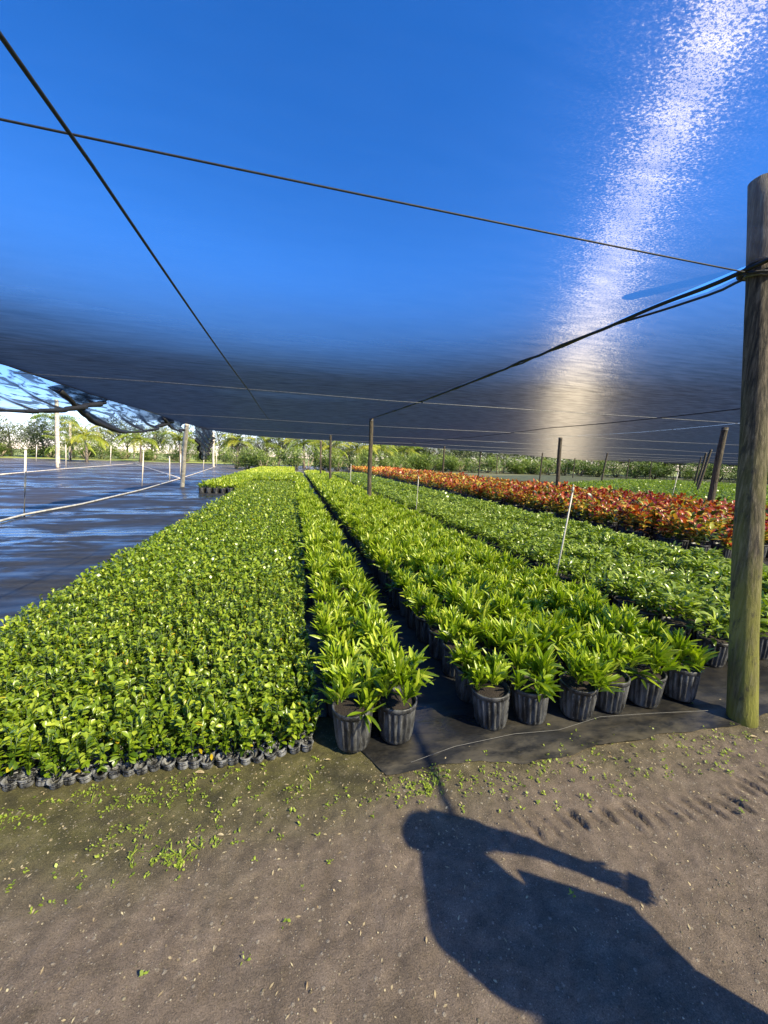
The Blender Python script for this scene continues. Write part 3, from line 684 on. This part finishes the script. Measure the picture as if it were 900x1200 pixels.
for S, lv, sc0 in (([s for s in rest if s[1] < 4.6], variants(liner_geo, 10, 0, 30), 1), ([s for s in rest if 4.6 <= s[1] < 9], variants(liner_geo, 8, 1, 18), 1), ([s for s in rest if s[1] >= 9 and (s[2] + s[3]) % 2 == 0], variants(liner_geo, 8, 1, 14), 1.12)):
    T = [(x, y, .004 + .03 * float(fbm(x * 1.3, y * 1.3, 2, 77)), rng.uniform(0, 6.28), sc0 * rng.uniform(.85, 1.15), rng.integers(len(lv)), rng.normal(0, .02)) for x, y, _, _ in S]
    g.add(*scatter([v.arr() for v in lv], T))
o = tag(obj('seedling_bed', g.mesh('seedling_bed', M['liner'])), 'broad low carpet of small leafy seedlings stretching back on the left', 'seedlings', 'seedlings in small cups', 'stuff')
T = [(x, y, .004, 0, 1, 0, 0) for x, y, c_, r_ in rest if y < 4 or x < -2.1 or x > -.05]
lc = pot_geo(.032, .029, .045, lod=1); V, F, A_ = scatter([lc.arr()], T); obj('cups', quads_mesh('cups', V, F, A_, M['cup']), o)['kind'] = 'stuff'

# ------------------------------------------------------------------ weeds, dead leaves, pebbles
def weeds(name, areas, n, label, size, seed):
    g = G(); r = np.random.default_rng(seed)
    for k in range(n):
        cx, cy, sp = areas[int(r.integers(len(areas)))]
        x, y = cx + r.normal(0, sp * 1.7), cy + r.normal(0, sp * .8); z = float(dirt_h(np.array([x]), np.array([y]))[0])
        if y > 2.0: continue
        for q in range(int(r.integers(3, 8))):
            s = size * r.uniform(.5, 1.3); a = r.uniform(0, 6.28)
            V, F = leaf(s, s * r.uniform(.4, .8), (x + r.normal(0, .006), y + r.normal(0, .006), z + r.uniform(.0, .012)), a, R(r.uniform(10, 65)), r.uniform(.2, 1), 2, .15, 1, .6)
            g.add(V, F, r.random())
    return tag(obj(name, g.mesh(name, M['weed'])), label, 'weeds', kind='stuff')
weeds('weeds', [(-.75, 1.9, .06), (-.6, 1.86, .07), (-.5, 1.93, .05), (-1.0, 1.98, .05), (-1.26, 1.88, .05), (-.67, 1.6, .08), (-.47, 1.54, .05), (.68, 1.72, .06), (.62, 1.66, .05), (.9, 1.62, .1), (1.2, 1.62, .12), (1.9, 1.6, .15), (2.4, 1.55, .12), (2.6, 1.6, .1), (1.5, 1.6, .15), (0, 1.75, .15), (-.2, 1.7, .2), (2.0, 1.72, .2), (-.3, 1.85, .3), (-.9, 1.75, .25), (1.4, 1.68, .4)], 650, 'scattered tiny green weeds in the damp dirt before the pots', .0125, 5)
g = G(); r = np.random.default_rng(9)
for k in range(38):        # grass blades
    cx, cy = [(-.63, 1.58), (-.5, 1.53), (-.38, 1.56), (-.95, 1.93), (.7, 1.66), (2.5, 1.55), (.05, 1.8)][k % 7]
    x, y = cx + r.normal(0, .03), cy + r.normal(0, .015); z = float(dirt_h(np.array([x]), np.array([y]))[0])
    for q in range(2):
        V, F = leaf(r.uniform(.02, .05), .004, (x, y, z), r.uniform(0, 6.28), R(r.uniform(30, 80)), r.uniform(.4, 1.6), 4, .1, 1); g.add(V, F, r.random())
tag(obj('grass_blades', g.mesh('grass_blades', M['weed'])), 'thin grass blades sprouting from the dirt track', 'grass', kind='stuff')
g = G()
for k in range(1000):
    x = r.uniform(-1.6, 3.3); y = r.uniform(.9, 2.03) if k % 3 else r.uniform(1.6, 2.03); z = float(dirt_h(np.array([x]), np.array([y]))[0])
    V, F = leaf(r.uniform(.006, .02), r.uniform(.004, .008), (x, y, z + .002), r.uniform(0, 6.28), R(r.uniform(-5, 25)), r.uniform(0, .8), 2, .2, 1); g.add(V, F)
for x, y, L in ((-.46, 1.985, .05), (-.3, 1.6, .03), (2.85, 1.62, .05), (3.0, 1.64, .04), (.2, 1.95, .03)):
    V, F = leaf(L, L * .4, (x, y, float(dirt_h(np.array([x]), np.array([y]))[0]) + .006), 2.9, R(10), .4, 4, .25, 0); g.add(V, F)
tag(obj('leaf_litter', g.mesh('leaf_litter', M['dead'])), 'pale dry leaf bits littering the dirt track', 'leaf litter', kind='stuff')
M['stone'] = leaf_mat('grit_stone', [(0, (.08, .065, .045)), (.5, (.2, .165, .12)), (.85, (.27, .22, .165)), (1, (.4, .35, .28))], rough=.85, trans=0, spec=.2)
g = G()
def pebble(x, y, s):
    z = float(dirt_h(np.array([x]), np.array([y]))[0]); n = 6; th = np.arange(n) / n * 6.283 + r.uniform(0, 1)
    rings = [np.stack([q * s * np.cos(th) * r.uniform(.8, 1.2, n), q * s * np.sin(th) * r.uniform(.7, 1.1, n), th * 0 + zz * s], 1) for q, zz in ((.8, -.3), (1, .15), (.6, .55), (.0, .65))]
    V = np.concatenate(rings) + (x, y, z); i = np.arange(24).reshape(4, 6); j = np.roll(i, -1, 1); g.add(V, np.stack([i[:-1], j[:-1], j[1:], i[1:]], -1).reshape(-1, 4), r.random())
for k in range(9000):
    x = r.uniform(-1.7, 3.3); y = r.uniform(.55, 1.95); pebble(x, y, r.uniform(.001, .003) * (1 if r.random() > .02 else 2.2))
for k in range(400): pebble(2.0 + r.normal(0, .4), .9 + r.normal(0, .2), r.uniform(.0015, .005))
tag(obj('gravel', g.mesh('gravel', M['stone'], True)), 'pale grit and small stones in the dirt track', 'gravel', kind='stuff')
cable([(.62, 1.80, .030), (.9, 1.86, .035), (1.3, 1.89, .035), (1.6, 1.87, .035), (1.95, 1.93, .035), (2.3, 1.9, .035), (2.75, 1.85, .035)], .0011, 'twine', 'thin pale twine lying on the black cloth before the front pots', M['twine'], sub=6, group='twine on the ground cloth', cat='twine')

# ------------------------------------------------------------------ background plants
def palm(x, y, H, label, seed, crown=2.6, tone=.5):
    r = np.random.default_rng(seed); H *= 1.15; crown *= 1.25; t = thing('palm_tree', label, 'palm tree', (x, y, 0), 0, 'palms beyond the field')
    g = G(); g.tube([(0, 0, -.2), (.1, 0, H * .5), (.25 * r.normal(), 0, H)], [.24, .17, .13], 8, jit=.1); obj('trunk', g.mesh('trunk', M['bark'], True), t)
    g = G(); nf = 24
    for k in range(nf):
        az = k * 2.4 + r.normal(0, .2); el = R(r.uniform(5, 80)); L = crown * r.uniform(.85, 1.15); curl = r.uniform(1.0, 2.0); n = 16
        tt = np.linspace(0, 1, n); e = el - curl * tt ** 1.3; hh = np.concatenate([[0], np.cumsum(np.cos(e[:-1]) * L / n)]); zz = np.concatenate([[0], np.cumsum(np.sin(e[:-1]) * L / n)])
        ca, sa = math.cos(az), math.sin(az); v = np.clip(tone + r.normal(0, .2), 0, 1)
        g.tube(np.stack([hh * ca, hh * sa, H + zz], 1), np.linspace(.035, .01, n), 4, min(v + .2, 1), cap=False)
        for i in range(2, n):
            ll = L * .34 * math.sin(math.pi * (.12 + .8 * i / n)) 
            for s in (-1, 1):
                V, F = leaf(ll, .075 * crown / 2.6, (hh[i] * ca, hh[i] * sa, H + zz[i]), az + s * R(62), e[i] * .5 + R(8), R(65), 2, 0, 1, .4); g.add(V, F, np.clip(v + r.normal(0, .08), 0, 1))
    obj('crown', g.mesh('crown', M['palm']), t)
pl = [(-46, 66, 3.4, 3.4, 'yellowish palm at the far left edge of the field', .75), (-43, 84, 6.2, 3.4, 'dark tall palm behind the yellowish one at the far left', .25), (-35, 72, 2.0, 3.0, 'low arching palm between the two yellowish ones', .6),
 (-30, 66, 3.2, 3.2, 'bright yellow green palm just right of the tall whitish post', .85), (-27, 78, 3.4, 3.0, 'green palm under the second cloth swag', .5), (-21, 80, 3.6, 3.0, 'yellow green palm left of the leaning post', .7),
 (-9.5, 70, 3.4, 3.0, 'yellow green palm right of the hanging cloth tongue', .75), (-5, 74, 3.3, 3.0, 'palm behind the back seedling bed, right of centre', .6), (1.5, 66, 3.4, 3.0, 'green palm behind the strap leaf beds', .6),
 (5, 58, 2.6, 2.8, 'low palm left of the second seam post', .7), (9.5, 60, 2.7, 3.0, 'yellow palm right of the second seam post', .8), (14.5, 66, 3.0, 2.8, 'pale palm behind the far left end of the orange bed', .6), (20, 70, 3.0, 2.8, 'palm half hidden under the low far roof edge', .5)]
for k, (x, y, H, cr, l, tn) in enumerate(pl): palm(x, y, H, l, 200 + k, cr, tn)
def clump_geo(seed, n=900, rx_=1, rz=1, ls=.22, lobes=9):
    r = np.random.default_rng(seed); g = G()
    cs_ = [(r.uniform(-.75, .75) * rx_, r.uniform(-.5, .5) * rx_, r.uniform(.25, .8) * rz, r.uniform(.3, .55)) for _ in range(lobes)]
    for k in range(n):
        cx, cy, cz, rr = cs_[int(r.integers(lobes))]; d = r.normal(0, 1, 3); d /= np.linalg.norm(d); q = rr * r.uniform(.55, 1.1) * .8
        b = (cx + d[0] * q * rx_, cy + d[1] * q * rx_, max(.03, cz + d[2] * q * rz))
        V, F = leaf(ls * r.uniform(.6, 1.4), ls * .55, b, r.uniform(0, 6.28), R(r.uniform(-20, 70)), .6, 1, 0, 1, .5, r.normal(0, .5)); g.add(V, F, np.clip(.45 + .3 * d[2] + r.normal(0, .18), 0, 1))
    return g
bush_m = [clump_geo(300 + k, 1300, ls=.15).mesh('foliage', M['hedge']) for k in range(5)]
stem_g = G(); 
for a in range(5): stem_g.tube([(0, 0, -.05), (.3 * math.cos(a * 1.3), .3 * math.sin(a * 1.3), .5)], [.03, .015], 5)
stem_m = stem_g.mesh('stem', M['bark'])
def bush(x, y, s, sz, k, label):
    t = thing('bush', label, 'bush', (x, y, -.1), rng.uniform(0, 6.28), 'bushes along the edge of the nursery'); t.scale = (s, s, sz)
    obj('foliage', bush_m[k % 5], t); obj('stem', stem_m, t)
n_ = 0
for x in np.arange(-120, -6, 3.0):
    l = 'sunlit bush in the far hedge behind the open field, %s from the left' % ordn(n_).replace('front', 'first')
    bush(x + rng.normal(0, .8), 87 + rng.normal(0, 2) + abs(min(x + 60, 0)) * .1, rng.uniform(2.8, 3.8), rng.uniform(2.4, 4.2), n_, l); n_ += 1
n2 = 0
for x in np.arange(-7.5, 36, 1.9):
    y = 53 + max(0, x - 6) * .85
    bush(x + rng.normal(0, .4), y + rng.normal(0, 1), rng.uniform(1.9, 2.6), rng.uniform(2.3, 3.2), n_, 'dark bush in the hedge right behind the potted beds, %s from the left' % ordn(n2).replace('front', 'first')); n_ += 1; n2 += 1
M['treebark'] = simple('tree_bark', (.28, .25, .21), .9, (.13, .11, .09), 6, .5)
tree_m = [clump_geo(400 + k, 2400, ls=.12, lobes=14).mesh('crown', M['tree']) for k in range(4)]
def tree(x, y, s, H, k, label):
    t = thing('tree', label, 'tree', (x, y, 0), 0, 'trees along the edge of the nursery'); r = np.random.default_rng(500 + k); g = G()
    g.tube([(0, 0, -.2), (r.normal(0, .3), 0, H * .4), (r.normal(0, .5), 0, H * .8)], [.22, .16, .08], 8, jit=.1)
    for q in range(6):
        a = r.uniform(0, 6.28); z = H * r.uniform(.2, .55); g.tube([(0, 0, z), (s * .5 * math.cos(a), s * .5 * math.sin(a), z + H * .35)], [.09, .03], 5)
    obj('trunk', g.mesh('trunk', M['treebark'], True), t); c = obj('crown', tree_m[k % 4], t, (0, 0, H * .12), r.uniform(0, 6)); c.scale = (s, s, H * .9)
k = 0
for a_ in np.concatenate([np.arange(-36, 8, 2.6), np.arange(8, 72, 1.7)]):            # the tree line follows the nursery edge
    ar = R(a_); d_ = (100 if a_ < -8 else 74 + max(0, a_ - 10) * .75) + rng.uniform(-3, 5)
    tree(d_ * math.sin(ar), d_ * math.cos(ar), rng.uniform(3.4, 4.8) * d_ / 85, rng.uniform(5.5, 8) * d_ / 85, k, '%s tree in the far tree line, %s counted from the left' % ('leafy sunlit' if a_ < -8 else 'greyish green', ordn(k).replace('front', 'first'))); k += 1
for k, (x, y) in enumerate([(72, 70), (80, 70), (90, 68), (98, 64), (106, 58), (112, 50), (50, 70), (60, 72), (118, 42), (42, 66)]):
    bush(x, y, rng.uniform(4.5, 6), rng.uniform(2.8, 3.8), k, 'low grey green bush under the far right trees, %s in its row' % ordn(k).replace('front', 'first'))

for k, a_ in enumerate(np.arange(14, 72, 2.0)):
    ar = R(a_); d_ = 63 + a_ * .35; bush(d_ * math.sin(ar), d_ * math.cos(ar), rng.uniform(2.8, 3.6), rng.uniform(2.6, 3.4), k, 'tall dull bush at the foot of the far trees, %s counted from the left' % ordn(k).replace('front', 'first'))
# ------------------------------------------------------------------ the person whose shadow falls on the track
SA, CA, TE = math.sin(SUN_A), math.cos(SUN_A), math.tan(SUN_E)
def sp(gx, gy, z):                       # a point at height z whose shadow lands at (gx, gy)
    return Vector((gx + z / TE * SA, gy - z / TE * CA, z))
def skin(name, nodes, edges, mat, parent, sub=2, root=0):
    me = bpy.data.meshes.new(name); me.from_pydata([n[0] for n in nodes], edges, []); me.materials.append(mat)
    o = bpy.data.objects.new(name, me); link(o, parent)
    sm = o.modifiers.new('skin', 'SKIN'); sm.use_smooth_shade = True
    lay = me.skin_vertices[0].data if me.skin_vertices else None
    if lay is None:
        bm = bmesh.new(); bm.from_mesh(me); bm.verts.layers.skin.verify(); bm.to_mesh(me); bm.free(); lay = me.skin_vertices[0].data
    for i, n in enumerate(nodes):
        r = n[1]; lay[i].radius = (r, r) if not isinstance(r, tuple) else r
        lay[i].use_root = (i == root)
    ss = o.modifiers.new('sub', 'SUBSURF'); ss.levels = sub; ss.render_levels = sub
    return o
M['skin'] = simple('skin', (.42, .25, .17), .5, (.38, .22, .15), 8)
M['shirt'] = simple('shirt_fabric', (.08, .12, .2), .85, (.06, .09, .16), 60, .2)
M['trousers'] = simple('trouser_fabric', (.1, .09, .08), .85, (.07, .06, .055), 60, .2)
M['shoe'] = simple('shoe_leather', (.06, .05, .045), .6)
M['hair'] = simple('hair', (.02, .015, .012), .6, (.01, .008, .006), 80, .5)
M['phone'] = simple('phone_glass', (.02, .02, .022), .2)
M['eye'] = simple('eye', (.02, .015, .01), .2)
def person():
    hd = sp(.575, 1.43, 1.60); root = Vector((hd.x - .09, hd.y - .06, 0))
    t = thing('person', 'person in a dark shirt holding out a phone, whose shadow falls on the dirt track', 'person', root)
    L = lambda v: Vector(v) - root
    head = L(hd); pel = Vector((0, 0, .93)); chest = Vector((0, 0, 1.27)); neck = Vector((0, 0, 1.43))
    shR = L(sp(.80, 1.43, 1.38)); elR = L(sp(1.03, 1.275, 1.27)); haR = L(sp(1.19, 1.16, 1.2))
    ax = (shR - chest); ax.z = 0; ax.normalize(); shL = Vector((-ax.x * .13, -ax.y * .13, 1.36)); fwd = Vector((-ax.y, ax.x, 0))
    if fwd.y < 0: fwd = -fwd
    shR = Vector((ax.x * .2, ax.y * .2, 1.47)); elL = shL + Vector((-ax.x * .02, -ax.y * .02, -.31)); haL = elL + fwd * .2 + ax * .12 + Vector((0, 0, -.06))
    hipR = Vector((ax.x * .1, ax.y * .1, .88)); hipL = -hipR + Vector((0, 0, 1.76))
    knR = hipR + Vector((ax.x * .04, ax.y * .04, -.42)) + fwd * .02; anR = knR + Vector((ax.x * .02, ax.y * .02, -.39)); knL = hipL + Vector((-ax.x * .04, -ax.y * .04, -.42)); anL = knL + Vector((-ax.x * .02, -ax.y * .02, -.39)) - fwd * .03
    nodes = [(pel, .17), (chest, (.17, .15)), (neck, .06), (head + Vector((0, 0, -.06)), .075), (head + Vector((0, 0, .06)), .1), (shR, .072), (elR, .045), (haR, .034), (shL, .065), (elL, .045), (haL, .028),
             (hipR, .1), (knR, .065), (anR, .042), (hipL, .1), (knL, .065), (anL, .042), (anR + fwd * .12 + Vector((0, 0, -.04)), .035), (anL + fwd * .14 + Vector((0, 0, -.04)), .035)]
    edges = [(0, 1), (1, 2), (2, 3), (3, 4), (2, 5), (5, 6), (6, 7), (2, 8), (8, 9), (9, 10), (0, 11), (11, 12), (12, 13), (0, 14), (14, 15), (15, 16), (13, 17), (16, 18)]
    for ha, el in ((haR, elR), (haL, elL)):
        d = (ha - el).normalized(); s = d.cross(Vector((0, 0, 1))).normalized(); i0 = 7 if ha is haR else 10
        pm = ha + d * .06; nodes.append((pm, (.038, .02))); pi = len(nodes) - 1; edges.append((i0, pi))
        for q, ln in ((-1.5, .06), (-.5, .075), (.5, .08), (1.5, .07)):
            a = pm + d * .035 + s * q * .021; nodes += [(a, .009), (a + d * ln * .55 + Vector((0, 0, -.008)), .0085), (a + d * ln * .85 + Vector((0, 0, -.032)), .007)]; n = len(nodes); edges += [(pi, n - 3), (n - 3, n - 2), (n - 2, n - 1)]
        a = ha + d * .03 - s * .035; nodes += [(a, .011), (a + d * .045 - s * .02, .009)]; n = len(nodes); edges += [(pi, n - 2), (n - 2, n - 1)]
    skin('body', nodes, edges, M['skin'], t)
    up = lambda r, e: tuple(x + e for x in r) if isinstance(r, tuple) else r + e
    mR, mL = shR.lerp(elR, .6), shL.lerp(elL, .75)
    skin('shirt', [(Vector((0, 0, .86)), (.215, .2)), (Vector((0, 0, 1.08)), (.185, .175)), (Vector((0, 0, 1.28)), (.165, .155)), (Vector((0, 0, 1.47)), .125), (shR, .1), (mR, .062), (shL, .11), (mL, .09)], [(0, 1), (1, 2), (2, 3), (3, 4), (4, 5), (3, 6), (6, 7)], M['shirt'], t)
    skin('trousers', [(Vector((0, 0, .95)), (.21, .2)), (hipR, .16), (knR, .12), (anR + Vector((0, 0, .04)), .08), (hipL, .18), (knL, .13), (anL + Vector((0, 0, .04)), .08)], [(0, 1), (1, 2), (2, 3), (0, 4), (4, 5), (5, 6)], M['trousers'], t)
    for an in (anR, anL): skin('shoe', [(Vector((an.x, an.y, .05)) - fwd * .04, .048), (Vector((an.x, an.y, .05)) + fwd * .07, .046), (Vector((an.x, an.y, .038)) + fwd * .17, .036)], [(0, 1), (1, 2)], M['shoe'], t)
    skin('hair', [(head + Vector((0, 0, .0)) - fwd * .04, .115), (head + Vector((0, 0, .08)) - fwd * .02, .12)], [(0, 1)], M['hair'], t)
    for s in (-1, 1): skin('eye', [(head + fwd * .083 + ax * s * .033 + Vector((0, 0, 0)), .011), (head + fwd * .086 + ax * s * .033, .009)], [(0, 1)], M['eye'], t)
    skin('nose', [(head + fwd * .082 + Vector((0, 0, .0)), .009), (head + fwd * .1 + Vector((0, 0, -.035)), .014)], [(0, 1)], M['skin'], t)
    d = (haR - elR).normalized(); c = root + haR + d * .14
    bm = bmesh.new(); bmesh.ops.create_cube(bm, size=1); bmesh.ops.scale(bm, vec=(.11, .009, .065), verts=bm.verts); bmesh.ops.bevel(bm, geom=bm.edges[:], offset=.004, segments=2)
    me = bpy.data.meshes.new('phone'); bm.to_mesh(me); bm.free(); me.materials.append(M['phone'])
    o = obj('phone', me, None, c, math.pi + SUN_A); tag(o, 'dark phone held in the outstretched hand of the person', 'phone')
person()
